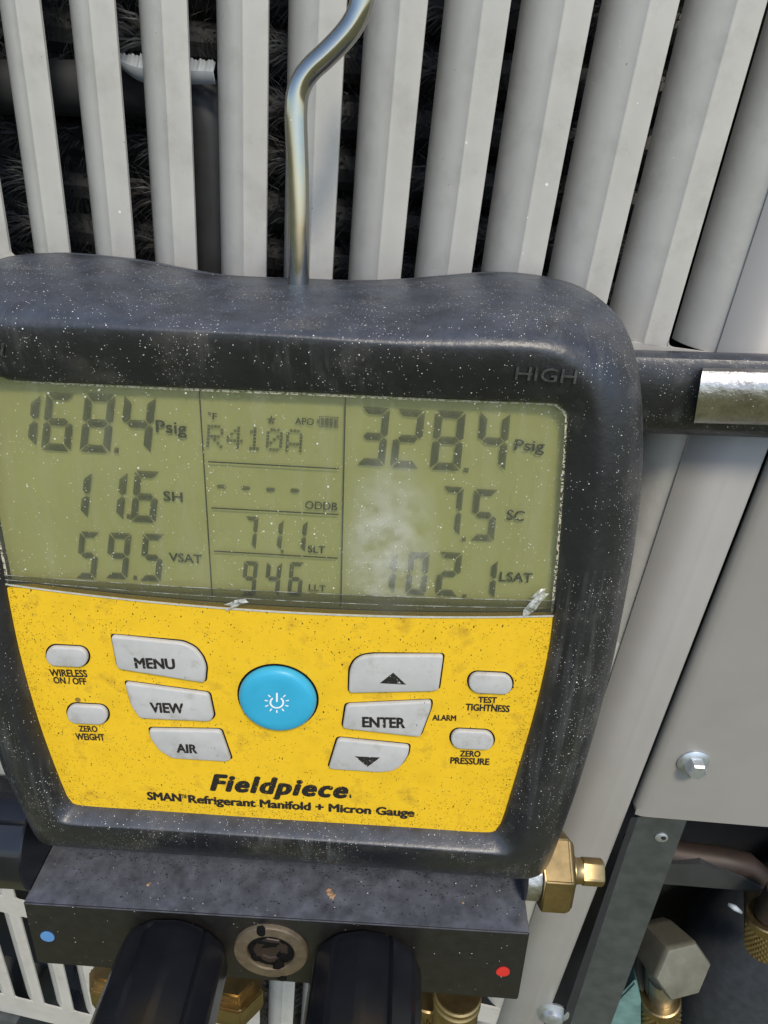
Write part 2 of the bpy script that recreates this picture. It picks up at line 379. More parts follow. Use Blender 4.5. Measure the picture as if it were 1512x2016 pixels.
# dark frame strip under the panel
fs = -.002
bm = bmesh.new(); quad_slab(bm, [wall(1254, 1610, fs), wall(1360, 1590, fs), wall(1352, 1616, fs), wall(1203, 2016, fs), wall(1140, 2185, fs), wall(1035, 2225, fs), wall(1123, 2016, fs)], (0, .0015, 0))
st = obj('frame_strip', bm, M['dark_frame'], unit)
bm = bmesh.new(); quad_slab(bm, [wall(1254, 1610, fs), wall(1123, 2016, fs), wall(1035, 2225, fs), wall(1020, 2225, fs+.004), wall(1104, 2016, fs+.004), wall(1242, 1610, fs+.004)], (.0006, .0003, 0))
obj('strip_flange', bm, M['shell'], st)
h0 = wall(1302, 1648, fs)
bm = bmesh.new(); lathe(bm, [(0, .0024), (.0004, .0024), (.0008, .0017)], h0, (0, -1, 0), 20); obj('screw', bm, M['zinc'], st, smooth=True)
bm = bmesh.new(); lathe(bm, [(.0005, .0010), (.0010, .0009)], h0+Vector((.0005, 0, .0007)), (0, -1, 0), 12); obj('screw_hole', bm, M['shell'], st)
# dark inside of the cabinet
bm = bmesh.new()
box(bm, (-.5, .10, .2), (.45, .11, zt+.05)); box(bm, (-.5, 0.012, zt-.004), (.45, .10, zt+.05)); box(bm, (-.51, .012, .2), (-.5, .10, zt+.05)); box(bm, (.45, .08, .2), (.46, .10, zt+.05)); box(bm, (-.5, .012, .2), (.45, .10, .21))
obj('inner_shell', bm, M['shell'], unit)
bm = bmesh.new(); box(bm, (-.5, -.004, zb-.08), (xs[3], .03, zb-.001)); obj('base_pan', bm, M['dark_frame'], unit)
# spine fin coil: rows of horizontal tubes wound with fine curled aluminium needles
rnd = random.Random(5)
verts, faces = [], []
zc = zt-.03
while zc > zb-.03:
    x = xs[4]
    while x < xs[-1]:
        for _ in range(3):
            a = rnd.uniform(-1.5, 1.5); L = rnd.uniform(.007, .0115)
            base = Vector((x, .033-.003*math.cos(a), zc+.003*math.sin(a)))
            d = Vector((.5*math.sin(x*140+zc*500)+rnd.gauss(0, .14), -math.cos(a), math.sin(a))).normalized(); bend = Vector((.35*math.sin(x*180+zc*300)+rnd.gauss(0, .16), rnd.gauss(0, .12), -.5))
            sd_ = d.cross(Vector((1, .2, 0))).normalized()*.00026
            p1 = base+d*L*.55; p2 = p1+(d+bend).normalized()*L*.5
            k = len(verts); verts += [base-sd_, base+sd_, p1+sd_*.9, p1-sd_*.9, p2]
            faces += [(k, k+1, k+2, k+3), (k+3, k+2, k+4)]
        x += .0006
    zc -= .0135
m = bpy.data.meshes.new('coil_spines'); m.from_pydata([tuple(v) for v in verts], [], faces); obj('coil_spines', m, M['fin'], unit, kind='stuff')
bm = bmesh.new()
zc = zt-.03
while zc > zb-.03:
    tube(bm, [(xs[4], .036, zc), (xs[-1], .036, zc)], .0058, 10); zc -= .0135
obj('coil_tubes', bm, M['pipe'], unit, smooth=True)
# smooth pipe across the coil, turning down, and a strip of bare pale metal on it
s_ = -.024
pth = [wall(-420, 190, s_), wall(-60, 172, s_), wall(300, 176, s_), wall(370, 185, s_), wall(402, 215, s_), wall(414, 260, s_), wall(420, 330, s_), wall(425, 480, s_), wall(430, 760, s_)]
bm = bmesh.new(); tube(bm, pth, .0092*.75, 24); obj('header_pipe', bm, M['pipe'], unit, smooth='full')
bm = bmesh.new(); rr = random.Random(3); top, bot = [], []
for k in range(121):
    t = k/120; px = lerp(236, 424, t)
    sag = 1-(2*max(0, .35-t))**2*1.6
    top.append(wall(px, 106+14*t-(1.6*math.sin(t*61)+1.2*math.sin(t*143+1)+rr.random()*1.3+(rr.random()*4 if rr.random() > .94 else 0)), -.0165))
    bot.append(wall(px, 120+46*sag, -.0135))
tv = [bm.verts.new(p) for p in top]; mv = [bm.verts.new(lerp(wall(lerp(236, 424, i/120), 106+14*i/120, -.0165), q, .45)+Vector((0, -.0016, 0))) for i, (p, q) in enumerate(zip(top, bot))]; bv = [bm.verts.new(p) for p in bot]
for a_, b_2 in ((tv, mv), (mv, bv)):
    for i in range(120): bm.faces.new((a_[i], a_[i+1], b_2[i+1], b_2[i]))
o = obj('torn_sheet', bm, M['pale'], unit, smooth=True); md = o.modifiers.new('t', 'SOLIDIFY'); md.thickness = .0005

# ================================================================ PIPEWORK in the open corner
sv = thing('service_valve', 'weathered brass service valve with large hex cap low in the cabinet opening', 'valve', Matrix.Translation(wall(1340, 1900, -.03)))
MVI = sv.matrix_world.inverted() if False else Matrix.Translation(-wall(1340, 1900, -.03))
def v_(px, py, s): return MVI @ wall(px, py, s)
axis = (W((.22, .06, -1))).normalized()
hc = v_(1347, 1914, -.020)
bm = bmesh.new(); lathe(bm, [(-.026, .0120), (-.020, .0138), (-.002, .0150), (.0, .0140)], hc, axis, 6, rot=.40); bmesh.ops.bevel(bm, geom=list(bm.edges), offset=.0009, segments=2, affect='EDGES', profile=.6)
obj('hex_cap', bm, M['old_brass'], sv, smooth=True)
bm = bmesh.new(); tube(bm, [v_(1295, 1905, -.045), v_(1200, 1880, -.06)], .016, 24); tube(bm, [v_(1300, 1900, -.034), v_(1296, 2200, -.034)], .0075, 24); obj('valve_body', bm, M['old_brass'], sv, smooth=True)
dn = (wall(1300, 2100, -.03)-wall(1300, 1960, -.03)).normalized()
def knurl(bm, o, ax, r, L, nk=26, nr=9, plain=.22):
    o, ax = Vector(o), Vector(ax).normalized()
    lathe(bm, [(0, r*.93), (L*.02, r), (L*plain, r), (L*(plain+.02), r*.95), (L, r*.95)], o, ax, 40)
    u = ax.orthogonal().normalized(); v = ax.cross(u); z0 = L*(plain+.03); hz = (L-z0)/nr; da = 2*math.pi/nk
    for j in range(nr):
        for i in range(nk):
            a = (i+.5*(j % 2))*da; zc_ = z0+hz*(j+.5)
            def pt(da_, dz, rr_): return bm.verts.new(o+ax*(zc_+dz)+(u*math.cos(a+da_)+v*math.sin(a+da_))*rr_)
            c0 = pt(0, 0, r*1.03); q = [pt(-da*.5, 0, r*.945), pt(0, hz, r*.945), pt(da*.5, 0, r*.945), pt(0, -hz, r*.945)]
            for k in range(4): bm.faces.new((c0, q[k], q[(k+1) % 4]))
bm = bmesh.new(); knurl(bm, v_(1300, 1962, -.030), dn, .0100, .026); obj('knurled_cap', bm, M['brass'], sv)
bm = bmesh.new(); tube(bm, [v_(1302, 1925, -.030), v_(1301, 1968, -.030)], .0062, 20); obj('valve_neck', bm, M['steel'], sv, smooth=True)
bm = bmesh.new(); k0 = wall(1513, 1800, -.016); knurl(bm, Vector((0, 0, 0)), dn, .0085, .022)
kc = obj('knurled_cap', bm, M['brass']); kc.location = k0; tag(kc, 'knurled brass cap cut off by the right edge of the photo', 'cap')
bm = bmesh.new(); tube(bm, [k0*0+Vector((.000, 0, .016)), Vector((0, 0, 0))], .006, 16); obj('cap_stem', bm, M['copper'], kc, smooth=True)
bm = bmesh.new()
path = [wall(1760, 1800, -.062), wall(1640, 1812, -.062), wall(1530, 1838, -.062), wall(1460, 1890, -.062), wall(1432, 1975, -.062), wall(1425, 2100, -.062), wall(1422, 2300, -.062)]
tube(bm, smooth_closed(path)[:37], .033, 36); o = obj('insulated_pipe', bm, M['foam'], smooth='full'); tag(o, 'thick pipe in black foam insulation behind the hex cap', 'pipe')
bm = bmesh.new(); tube(bm, [wall(1434, 1780, -.012), wall(1446, 1787, -.0105), wall(1459, 1796, -.0118)], [.0008, .0012, .0007], 10)
o = obj('cable_tie_tail', bm, M['pale'], o, smooth='full')
bm = bmesh.new(); cp = [wall(1230, 1668, -.035), wall(1330, 1681, -.035), wall(1420, 1694, -.035), wall(1470, 1705, -.035), wall(1489, 1722, -.035), wall(1492, 1760, -.035), wall(1492, 1850, -.035)]
tube(bm, cp, .0058, 20); o = obj('copper_pipe', bm, M['copper'], smooth='full'); tag(o, 'dull brown copper pipe bending down under the service panel', 'pipe')
bm = bmesh.new(); quad_slab(bm, [wall(1290, 1700, -.028), wall(1380, 1702, -.028), wall(1460, 1728, -.028), wall(1512, 1757, -.028), wall(1300, 1740, -.028)], (0, .004, 0))
o = obj('bracket', bm, M['pipe']); tag(o, 'dark grey sheet bracket below the copper pipe', 'bracket')
bm = bmesh.new(); quad_slab(bm, [wall(1252, 1930, -.022), wall(1262, 1968, -.022), wall(1262, 2040, -.022), wall(1160, 2060, -.022), wall(1195, 1990, -.022)], (0, .01, -.002)); bmesh.ops.bevel(bm, geom=list(bm.edges), offset=.001, segments=2, affect='EDGES')
o = obj('teal_cover', bm, M['teal']); tag(o, 'faded teal plastic cover beside the knurled brass cap', 'cover')

# ================================================================ BLACK BAR with a steel plate, right of the gauge
bar = thing('clamp_bar', 'flat black bar with worn silver plate fixed to cabinet right of the gauge', 'bar', Matrix.Translation(wall(1390, 775, 0)))
MB_I = Matrix.Translation(-wall(1390, 775, 0))
def w_(px, py, s): return MB_I @ wall(px, py, s)
def swept(bm, A, B, prof):                    # A,B: top/bottom px lines at both ends; prof: (fraction down, s)
    r0 = [bm.verts.new(w_(lerp(A[0][0], A[1][0], t), lerp(A[0][1], A[1][1], t), s)) for t, s in prof]
    r1 = [bm.verts.new(w_(lerp(B[0][0], B[1][0], t), lerp(B[0][1], B[1][1], t), s)) for t, s in prof]
    for i in range(len(prof)-1): bm.faces.new((r0[i], r0[i+1], r1[i+1], r1[i]))
    bm.faces.new(r0); bm.faces.new(r1[::-1])
bm = bmesh.new(); swept(bm, ((1090, 684), (1098, 846)), ((1700, 702), (1700, 869)), [(0.02, .001), (0, .006), (.03, .010), (.09, .0128), (.2, .0140), (.5, .0146), (.8, .0140), (.93, .0125), (.985, .0095), (1, .006), (.98, .001)])
obj('bar_body', bm, M['rubber'], bar, smooth=True)
bm = bmesh.new()
ox = [(1384, 724), (1366, 833)]
pf = [(0, .0135), (.01, .0155), (.06, .0170), (.2, .0185), (.4, .0193), (.6, .0190), (.8, .0176), (.94, .0160), (.99, .015), (1, .0135)]
swept(bm, ox, ((1700, 732), (1700, 842)), pf); bmesh.ops.bevel(bm, geom=[e for e in bm.edges if len(e.link_faces) == 2 and e.calc_face_angle(0) > .9], offset=.0007, segments=2, affect='EDGES')
obj('silver_plate', bm, M['steel'], bar, smooth=True)

# ================================================================ THE GAUGE
gauge = thing('manifold_gauge', 'black rubber cased digital refrigerant gauge with green display and yellow keypad', 'gauge', M_D)
# outlines, as points of the gauge face
out_px = [(118, 497, -.040), (250, 509, -.040), (340, 525, -.040), (430, 540, -.040), (560, 546, -.040), (700, 551, -.040), (800, 548, -.040), (890, 541, -.040), (980, 535, -.040), (1060, 541, -.038), (1130, 558, -.034), (1188, 592, -.028), (1226, 635, -.022), (1249, 690, -.016), (1261, 760, -.012), (1266, 850, -.011), (1263, 950, -.011), (1252, 1050, -.011), (1236, 1150, -.011), (1202, 1320, -.011), (1153, 1500, -.011), (1105, 1640, -.011), (1075, 1712, -.011), (1050, 1731, -.011), (1000, 1727, -.011),
          (800, 1712, -.011), (560, 1694, -.011), (300, 1677, -.011), (110, 1664, -.011), (80, 1658, -.011), (58, 1622, -.011), (22, 1545, -.011), (-2, 1490, -.011)]
def L2(p): q = dev(*p); return Vector((q.x, q.y))
outer = [L2(p) for p in out_px]; out_h = [p[2] for p in out_px]
axis_x = lambda y: lerp(dev(536, 780).x, dev(545, 1400).x, (dev(536, 780).y-y)/(dev(536, 780).y-dev(545, 1400).y))
def mirrored(pts): return [Vector((2*axis_x(p.y)-p.x, p.y)) for p in pts]
lm_px = [(1188, 1370, -.011), (1202, 1320, -.011), (1236, 1150, -.011), (1252, 1050, -.011), (1263, 950, -.011), (1266, 850, -.011), (1261, 760, -.012), (1249, 690, -.016)]; lm = mirrored([L2(p) for p in lm_px])
hump = [(-168, 640, -.022), (-140, 590, -.028), (-100, 552, -.034), (-50, 523, -.038), (0, 507, -.040), (58, 499, -.040)]
outer = outer+lm[1:]+[L2(p) for p in hump]; out_h += [p[2] for p in lm_px[1:]]+[p[2] for p in hump]
open_px = [(300, 761), (600, 773), (900, 787), (1075, 794), (1100, 798), (1116, 812), (1119, 832), (1112, 950), (1103, 1080), (1092, 1200), (1080, 1290), (1052, 1410), (1012, 1545), (990, 1615), (978, 1634), (955, 1642), (800, 1632), (560, 1617), (300, 1599), (160, 1589), (138, 1579), (124, 1556), (80, 1440), (42, 1310), (18, 1200), (6, 1130)]
openp = [L2((x, y, .0004)) for x, y in open_px]
openp += mirrored([L2((x, y, .0004)) for x, y in [(1103, 1080), (1112, 950), (1119, 832), (1116, 812), (1100, 798), (1075, 794)]])+[L2((-5, 747, .0004))]
crest_px = [(300, 652), (550, 664), (800, 682), (950, 688), (1050, 693), (1110, 712), (1155, 752), (1180, 815), (1189, 900), (1182, 1000), (1166, 1120), (1142, 1250), (1110, 1400), (1068, 1550), (1040, 1640), (1025, 1672), (1000, 1685), (950, 1681), (635, 1657), (300, 1634), (135, 1624), (108, 1612), (92, 1590), (55, 1500), (20, 1390)]
crest = [L2((x, y, .0045)) for x, y in crest_px]
crest += mirrored([L2((x, y, .0045)) for x, y in [(1142, 1250), (1166, 1120), (1182, 1000), (1189, 900), (1180, 815), (1155, 752), (1110, 712)]])+[L2((0, 645, .0045))]
CEN = L2((548, 1190, 0))
def radial(poly, N, sub=5):
    """closed outline -> N radii around CEN"""
    c = [p-CEN for p in smooth_closed(poly, sub)]; n = len(c); res = []
    for k in range(N):
        a = 2*math.pi*k/N; d = Vector((math.cos(a), math.sin(a))); best = 0
        for i in range(n):
            p, q = c[i], c[(i+1) % n]; e = q-p; den = d.x*e.y-d.y*e.x
            if abs(den) < 1e-12: continue
            t = (p.x*e.y-p.y*e.x)/den; u = (p.x*d.y-p.y*d.x)/den
            if t > 0 and -1e-6 <= u <= 1+1e-6: best = max(best, t)
        res.append(best)
    return res
NR = 420
rO, rC, rI = radial(outer, NR), radial(crest, NR, 6), radial(openp, NR)
CXW, CYW, CZW = W((1, 0, 0)), W((0, 1, 0)), W((0, 0, 1))
def proj(q):
    v = M_D @ Vector(q)-CAM; z = v.dot(CZW); return Vector((756+F*v.dot(CXW)/z, 1008+F*v.dot(CYW)/z))
# height at which the shoulder ends: deep at the top of the case, shallow at its sides and foot
bm = bmesh.new(); rings = []
def ring(f):
    out = []
    for k in range(NR):
        a = 2*math.pi*k/NR; r, h = f(k, a); out.append(bm.verts.new((CEN.x+math.cos(a)*r, CEN.y+math.sin(a)*r, h)))
    rings.append(out)
def shoulder(k, a, t):
    H = lerp(-.0150, -.030, topness(a)); e = lerp(1.7, 2.0, topness(a))
    return lerp(rC[k], rO[k], t), H+(.0046-H)*(max(0, 1-t**e))**(1/e)
def topness(a): s = math.sin(a); return max(0, min(1, (s-.35)/.45))
# the outline of the case is the silhouette of this rounded shoulder: fit its width to the measured outline
PC = proj((CEN.x, CEN.y, 0)); tgt = []
sil = smooth_closed([proj((p.x, p.y, out_h[i])) for i, p in enumerate(outer)], 5)
def sil_r(ang_):
    d = Vector((math.cos(ang_), math.sin(ang_))); best = 0; n = len(sil)
    for i in range(n):
        p, q = sil[i]-PC, sil[(i+1) % n]-PC; e = q-p; den = d.x*e.y-d.y*e.x
        if abs(den) < 1e-9: continue
        t = (p.x*e.y-p.y*e.x)/den; u = (p.x*d.y-p.y*d.x)/den
        if t > 0 and -1e-6 <= u <= 1+1e-6: best = max(best, t)
    return best
for it in range(4):
    for k in range(NR):
        a = 2*math.pi*k/NR; worst = -1e9
        cand = [shoulder(k, a, t) for t in (.2, .4, .6, .75, .88, .96, 1)]+[(rO[k], lerp(-.030, -.0379, topness(a)))]
        for r, h in cand:
            q = proj((CEN.x+math.cos(a)*r, CEN.y+math.sin(a)*r, h))-PC
            worst = max(worst, q.length-sil_r(math.atan2(q.y, q.x)))
        rO[k] = max(rC[k]+.003, rO[k]-worst*.000105)
for _ in range(2): rO = [(rO[k-1]+2*rO[k]+rO[(k+1) % NR])/4 for k in range(NR)]
ring(lambda k, a: (rI[k]*.96, -.0030)); ring(lambda k, a: (rI[k]-.0002, -.0028)); ring(lambda k, a: (rI[k], .0004))
for t_, h_ in ((.08, .0010), (.25, .0020), (.45, .0030), (.62, .00375), (.78, .0043), (.90, .00455), (1, .0046)): ring(lambda k, a: (lerp(rI[k], rC[k], t_), h_))
for t in (.06, .16, .3, .45, .6, .72, .82, .9, .955, .985, 1):
    ring(lambda k, a, t=t: shoulder(k, a, t))
ring(lambda k, a: (rO[k], lerp(-.030, -.0365, topness(a))))
ring(lambda k, a: (rO[k]-.0006, lerp(-.0302, -.0368, topness(a)))); ring(lambda k, a: (rO[k]-.0006, lerp(-.0310, -.0376, topness(a))))
ring(lambda k, a: (rO[k]-.0002, lerp(-.0312, -.0379, topness(a)))); ring(lambda k, a: (rO[k]-.001, lerp(-.040, -.044, topness(a)))); ring(lambda k, a: (rO[k]*.95, -.048))
for r0, r1 in zip(rings, rings[1:]):
    for i in range(NR): bm.faces.new((r0[i], r0[(i+1) % NR], r1[(i+1) % NR], r1[i]))
bm.faces.new(rings[-1]); bm.faces.new(rings[0][::-1])
bmesh.ops.recalc_face_normals(bm, faces=bm.faces)
bvh = BVHTree.FromBMesh(bm)
def on_case(x, y, lift=0):
    hit = bvh.ray_cast(Vector((x, y, .05)), Vector((0, 0, -1)))[0]
    return (hit.z if hit else 0)+lift
housing = obj('housing', bm, M['rubber'], gauge, smooth='full')

# ---- lettering
font_cache = {}
def glyphs(txt, bold=0, shear=0, space=1.0):
    cu = bpy.data.curves.new('t', 'FONT'); cu.body = txt; cu.size = 1; cu.offset = bold; cu.shear = shear; cu.space_character = space; cu.resolution_u = 3
    o = bpy.data.objects.new('t', cu); COL.objects.link(o); dg = bpy.context.evaluated_depsgraph_get(); dg.update()
    me = bpy.data.meshes.new_from_object(o.evaluated_get(dg)); bpy.data.objects.remove(o); bpy.data.curves.remove(cu)
    return me
capm = glyphs('H'); CAP = max(v.co.y for v in capm.vertices)
def text(txt, p0, p1, cap, h, mat, parent, bold=.012, shear=0, name='lettering', case=False, depth=0, space=1.0):
    """baseline from pixel p0 to p1 on the gauge face at height h, capital height in pixels"""
    me = glyphs(txt, 0, shear, space)
    if bold:                                  # heavier print: the same letters laid over each other, a hair apart
        b = bmesh.new(); wv = bold*1.15
        for i, (ox_, oy_) in enumerate(((0, 0), (1, 0), (-1, 0), (0, 1), (0, -1), (.7, .7), (-.7, -.7), (.7, -.7), (-.7, .7))):
            n0 = len(b.verts); b.from_mesh(me); b.verts.ensure_lookup_table()
            for v in b.verts[n0:]: v.co += Vector((ox_*wv, oy_*wv*.7, i*.000004))
        b.to_mesh(me); b.free()
    b0, b1 = dev(*p0, h), dev(*p1, h); ex = b1-b0; Wd = ex.length; ex.normalize(); ey = Vector((-ex.y, ex.x, 0))
    ch = (dev(p0[0], p0[1]-cap, h)-b0).length
    xs_ = [v.co.x for v in me.vertices]; x0, x1 = min(xs_), max(xs_)
    for v in me.vertices:
        q = b0+ex*((v.co.x-x0)/(x1-x0)*Wd)+ey*(v.co.y/CAP*ch)
        v.co = (q.x, q.y, (on_case(q.x, q.y, .00012) if case else h)+v.co.z)
    if depth:
        b = bmesh.new(); b.from_mesh(me); r = bmesh.ops.extrude_face_region(b, geom=b.faces[:])
        for e in r['geom']:
            if isinstance(e, bmesh.types.BMVert): e.co.z += depth
        me.clear_geometry(); bmesh.ops.recalc_face_normals(b, faces=b.faces); b.to_mesh(me); b.free()
    me.materials.clear()
    return obj(name, me, mat, parent)
def flat(name, polys, h, mat, parent, smooth_=False):
    b = bmesh.new()
    for p in polys:
        b.faces.new([b.verts.new(dev(x, y, h)) for x, y in p])
    for f in b.faces:
        f.normal_update()
        if f.normal.z < 0: f.normal_flip()
    me = bpy.data.meshes.new(name); b.to_mesh(me); b.free()
    return obj(name, me, mat, parent)
text('HIGH', (1009, 737), (1124, 742), 27, 0, M['emboss'], housing, 0, 0, 'embossed_lettering', True, .0005)
text('LOW', (-62, 688), (36, 692), 26, 0, M['emboss'], housing, 0, 0, 'embossed_lettering', True, .0005)

# ---- yellow faceplate and the display window share the opening of the case
lim = [(p*.999) for p in rI]
op = [Vector((CEN.x+math.cos(2*math.pi*k/NR)*(rI[k]-.0001), CEN.y+math.sin(2*math.pi*k/NR)*(rI[k]-.0001))) for k in range(NR)]
sA, sM, sB = L2((0, 1150, 0)), L2((640, 1208, 0)), L2((1090, 1214, 0))
def split_y(x):                               # lower edge of the window, gently curved
    t = (x-sA.x)/(sB.x-sA.x); tm = (sM.x-sA.x)/(sB.x-sA.x)
    k = (sM.y-(sA.y+(sB.y-sA.y)*tm))/(tm*(1-tm))
    return sA.y+(sB.y-sA.y)*t+k*t*(1-t)
low = [p for p in op if p.y < split_y(p.x)]; upp = [p for p in op if p.y >= split_y(p.x)]
def ordered(pts, first_left):
    # walk counter-clockwise along the opening, then back along the split line
    pts = sorted(pts, key=lambda p: (math.atan2(p.y-CEN.y, p.x-CEN.x)-(math.pi*.9 if first_left else -.3)) % (2*math.pi)); return pts
low = ordered(low, True); upp = ordered(upp, False)
def split_pts(xa, xb, n=24, off=0): return [Vector((lerp(xa, xb, k/n), split_y(lerp(xa, xb, k/n))+off)) for k in range(n+1)]
lowp = low+split_pts(low[-1].x, low[0].x)[1:-1]; uppp = upp+split_pts(upp[-1].x, upp[0].x)[1:-1]
def plate(name, pts, z1, z0, mat, parent, bev=0):
    b = bmesh.new(); f = [b.verts.new((p.x, p.y, z1)) for p in pts]; g_ = [b.verts.new((p.x, p.y, z0)) for p in pts]; n = len(pts)
    b.faces.new(f); b.faces.new(g_[::-1])
    for i in range(n): b.faces.new((f[i], g_[i], g_[(i+1) % n], f[(i+1) % n]))
    return obj(name, b, mat, parent)
face = plate('faceplate', lowp, -.0001, -.0020, M['yellow'], gauge)
# grit: packed along the edges of the faceplate, thinning out over it
rr = random.Random(31); bm = bmesh.new(); lo_pts = [p for p in low]
for i in range(2600):
    if i < 1700:
        p = lo_pts[int(rr.random()*len(lo_pts))]; d_ = rr.expovariate(1/.0022); q = p+(CEN+Vector((0, -.012))-p).normalized()*d_+Vector((rr.gauss(0, .0009), rr.gauss(0, .0009)))
        if (q-CEN).length > (p-CEN).length-.0002: continue
    else: q = Vector((rr.uniform(lo_pts[0].x, lo_pts[-1].x), rr.uniform(min(p.y for p in lo_pts), -.012)))
    k = int((math.atan2(q.y-CEN.y, q.x-CEN.x) % (2*math.pi))/(2*math.pi)*NR) % NR
    if (q-CEN).length > rI[k]-.0003 or q.y > split_y(q.x)-.0004: continue
    L_, w_2, a_ = rr.uniform(.00006, .00026), rr.uniform(.00003, .00009), rr.gauss(-.9, .7)
    e1, e2 = Vector((math.cos(a_), math.sin(a_)))*L_, Vector((-math.sin(a_), math.cos(a_)))*w_2
    vs = [bm.verts.new((v.x, v.y, .00001)) for v in (q-e1, q-e2, q+e1, q+e2)]; top_ = bm.verts.new((q.x, q.y, .00007))
    for j in range(4): bm.faces.new((vs[j], vs[(j+1) % 4], top_))
obj('grit', bm, M['grit'], face, kind='stuff')
screen = plate('display', uppp, -.0024, -.0027, M['lcd'], gauge)
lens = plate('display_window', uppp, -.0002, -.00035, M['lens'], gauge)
# thick lower edge of the window, with its bright lines
def strip(name, up0, up1, dn0, dn1, h, mat, parent, n=30):
    polys = []
    for k in range(n):
        t0, t1 = k/n, (k+1)/n
        X = lambda t: lerp(4, 1092, t)
        def Y(seg, t): return seg[0]+(seg[2]-seg[0])*t+4*(seg[1]-(seg[0]+seg[2])/2)*t*(1-t)
        polys.append([(X(t0), Y(up0, t0)), (X(t1), Y(up0, t1)), (X(t1), Y(dn0, t1)), (X(t0), Y(dn0, t0))])
    return flat(name, polys, h, mat, parent)
strip('window_edge', (1131, 1164, 1182), None, (1147, 1202, 1211), None, .00002, M['edge'], lens)
strip('edge_line', (1131, 1164, 1182), None, (1132.2, 1165.6, 1183.6), None, .0001, M['worn_edge'], lens)
strip('edge_line', (1140, 1181, 1196), None, (1141, 1182.4, 1197.2), None, .0001, M['worn_edge'], lens)
strip('edge_line', (1148, 1203, 1211), None, (1151, 1206.5, 1214.5), None, .0002, M['film'], lens)
rr = random.Random(8)
def flake(cx_, cy_, L, Wd, ang_, h):
    pts = []
    for k in range(11):
        a = 2*math.pi*k/11; r = 1+rr.uniform(-.25, .25)
        u, v = math.cos(a)*L*r, math.sin(a)*Wd*r
        pts.append((cx_+u*math.cos(ang_)-v*math.sin(ang_), cy_+u*math.sin(ang_)+v*math.cos(ang_)))
    b = bmesh.new(); c = b.verts.new(dev(cx_, cy_, h+.0007)); vs = [b.verts.new(dev(x, y, h)) for x, y in pts]
    for i in range(11): b.faces.new((c, vs[i], vs[(i+1) % 11]))
    return obj('chip', b, M['chip'], lens)
flake(467, 1187, 22, 6, -.22, .0002); flake(458, 1196, 20, 3, -.5, .0003); flake(1052, 1190, 34, 9, -.8, .0002); flake(1062, 1168, 16, 5, -.6, .0002)
# dust packed along the window's edges
b = bmesh.new(); ptsu = [p for p in upp]
for i in range(len(ptsu)-1):
    p, q = ptsu[i], ptsu[i+1]
    if (p-q).length > .01: continue
    ip, iq = p+(CEN-p).normalized()*.0006, q+(CEN-q).normalized()*.0006
    b.faces.new([b.verts.new((v.x, v.y, -.00008)) for v in (p, q, iq, ip)])
me = bpy.data.meshes.new('dust_line'); b.to_mesh(me); b.free(); obj('dust_line', me, M['dustline'], lens)

# ---- display contents: seven segment digits standing above the backing
SEG = {'0': 'abcdef', '1': 'bc', '2': 'abged', '3': 'abgcd', '4': 'fgbc', '5': 'afgcd', '6': 'afgedc', '7': 'abc', '8': 'abcdefg', '9': 'abcdfg', '-': 'g'}
HS = -.0017
def digit(ch, x0, y0, x1, y1, th=.25, slant=.10, name='digit'):
    """pixel box: upper left of the upright body to lower right; slant leans the top to the right"""
    Wp, Hp = x1-x0, y1-y0; t = th*Wp; gp = .025*Wp
    def P_(u, v): return (x0+u+slant*(Hp-v), y0+v+.057*u)
    m_ = Hp/2; polys = []
    quad = {'a': [(gp*2, 0), (Wp-gp*2, 0), (Wp-t-gp, t), (t+gp, t)], 'd': [(t+gp, Hp-t), (Wp-t-gp, Hp-t), (Wp-gp*2, Hp), (gp*2, Hp)],
            'g': [(t*.55+gp, m_), (t+gp, m_-t/2), (Wp-t-gp, m_-t/2), (Wp-t*.55-gp, m_), (Wp-t-gp, m_+t/2), (t+gp, m_+t/2)],
            'f': [(0, gp*2), (t, t+gp), (t, m_-t/2-gp), (t*.5, m_-gp), (0, m_-gp*2-t*.15)], 'e': [(0, m_+gp*2+t*.15), (t*.5, m_+gp), (t, m_+t/2+gp), (t, Hp-t-gp), (0, Hp-gp*2)],
            'b': [(Wp, gp*2), (Wp-t, t+gp), (Wp-t, m_-t/2-gp), (Wp-t*.5, m_-gp), (Wp, m_-gp*2-t*.15)], 'c': [(Wp, m_+gp*2+t*.15), (Wp-t*.5, m_+gp), (Wp-t, m_+t/2+gp), (Wp-t, Hp-t-gp), (Wp, Hp-gp*2)]}
    if ch == '.': polys = [[P_(0, 0), P_(Wp, 0), P_(Wp, Hp), P_(0, Hp)]]
    else:
        for s in SEG[ch]: polys.append([P_(u, v) for u, v in quad[s]])
    return flat(name, polys, HS, M['segment'], screen)
def one(xl, y0, y1, wd, **k): digit('1', xl-wd, y0, xl, y1, **k)
# left column
one(70, 772, 876, 62, th=0.28); digit('6', 80, 772, 138, 886); digit('8', 156, 774, 216, 889); digit('.', 224, 881, 233, 892); digit('4', 234, 776, 296, 890)
one(172, 925, 1018, 52, th=0.29); one(242, 925, 1022, 52, th=0.29); digit('.', 249, 1012, 256, 1021); digit('6', 256, 926, 306, 1027, th=0.27)
digit('5', 148, 1046, 188, 1138, th=0.29); digit('9', 206, 1048, 250, 1138, th=0.27); digit('.', 262, 1133, 269, 1141); digit('5', 273, 1050, 316, 1143, th=0.28)
# middle column
for x, y in ((423, 957), (471, 960), (520, 963), (568, 965)): digit('-', x-2, y-22, x+27, y+22, th=.26, slant=0)
digit('7', 476, 1016, 503, 1080, th=0.31); one(553, 1021, 1082, 30, th=.30); digit('.', 553, 1082, 558, 1088, slant=0); one(600, 1023, 1086, 30, th=.30)
digit('9', 474, 1104, 502, 1172, th=0.29); digit('4', 519, 1105, 549, 1172, th=0.29); digit('6', 565, 1106, 593, 1172, th=0.29)
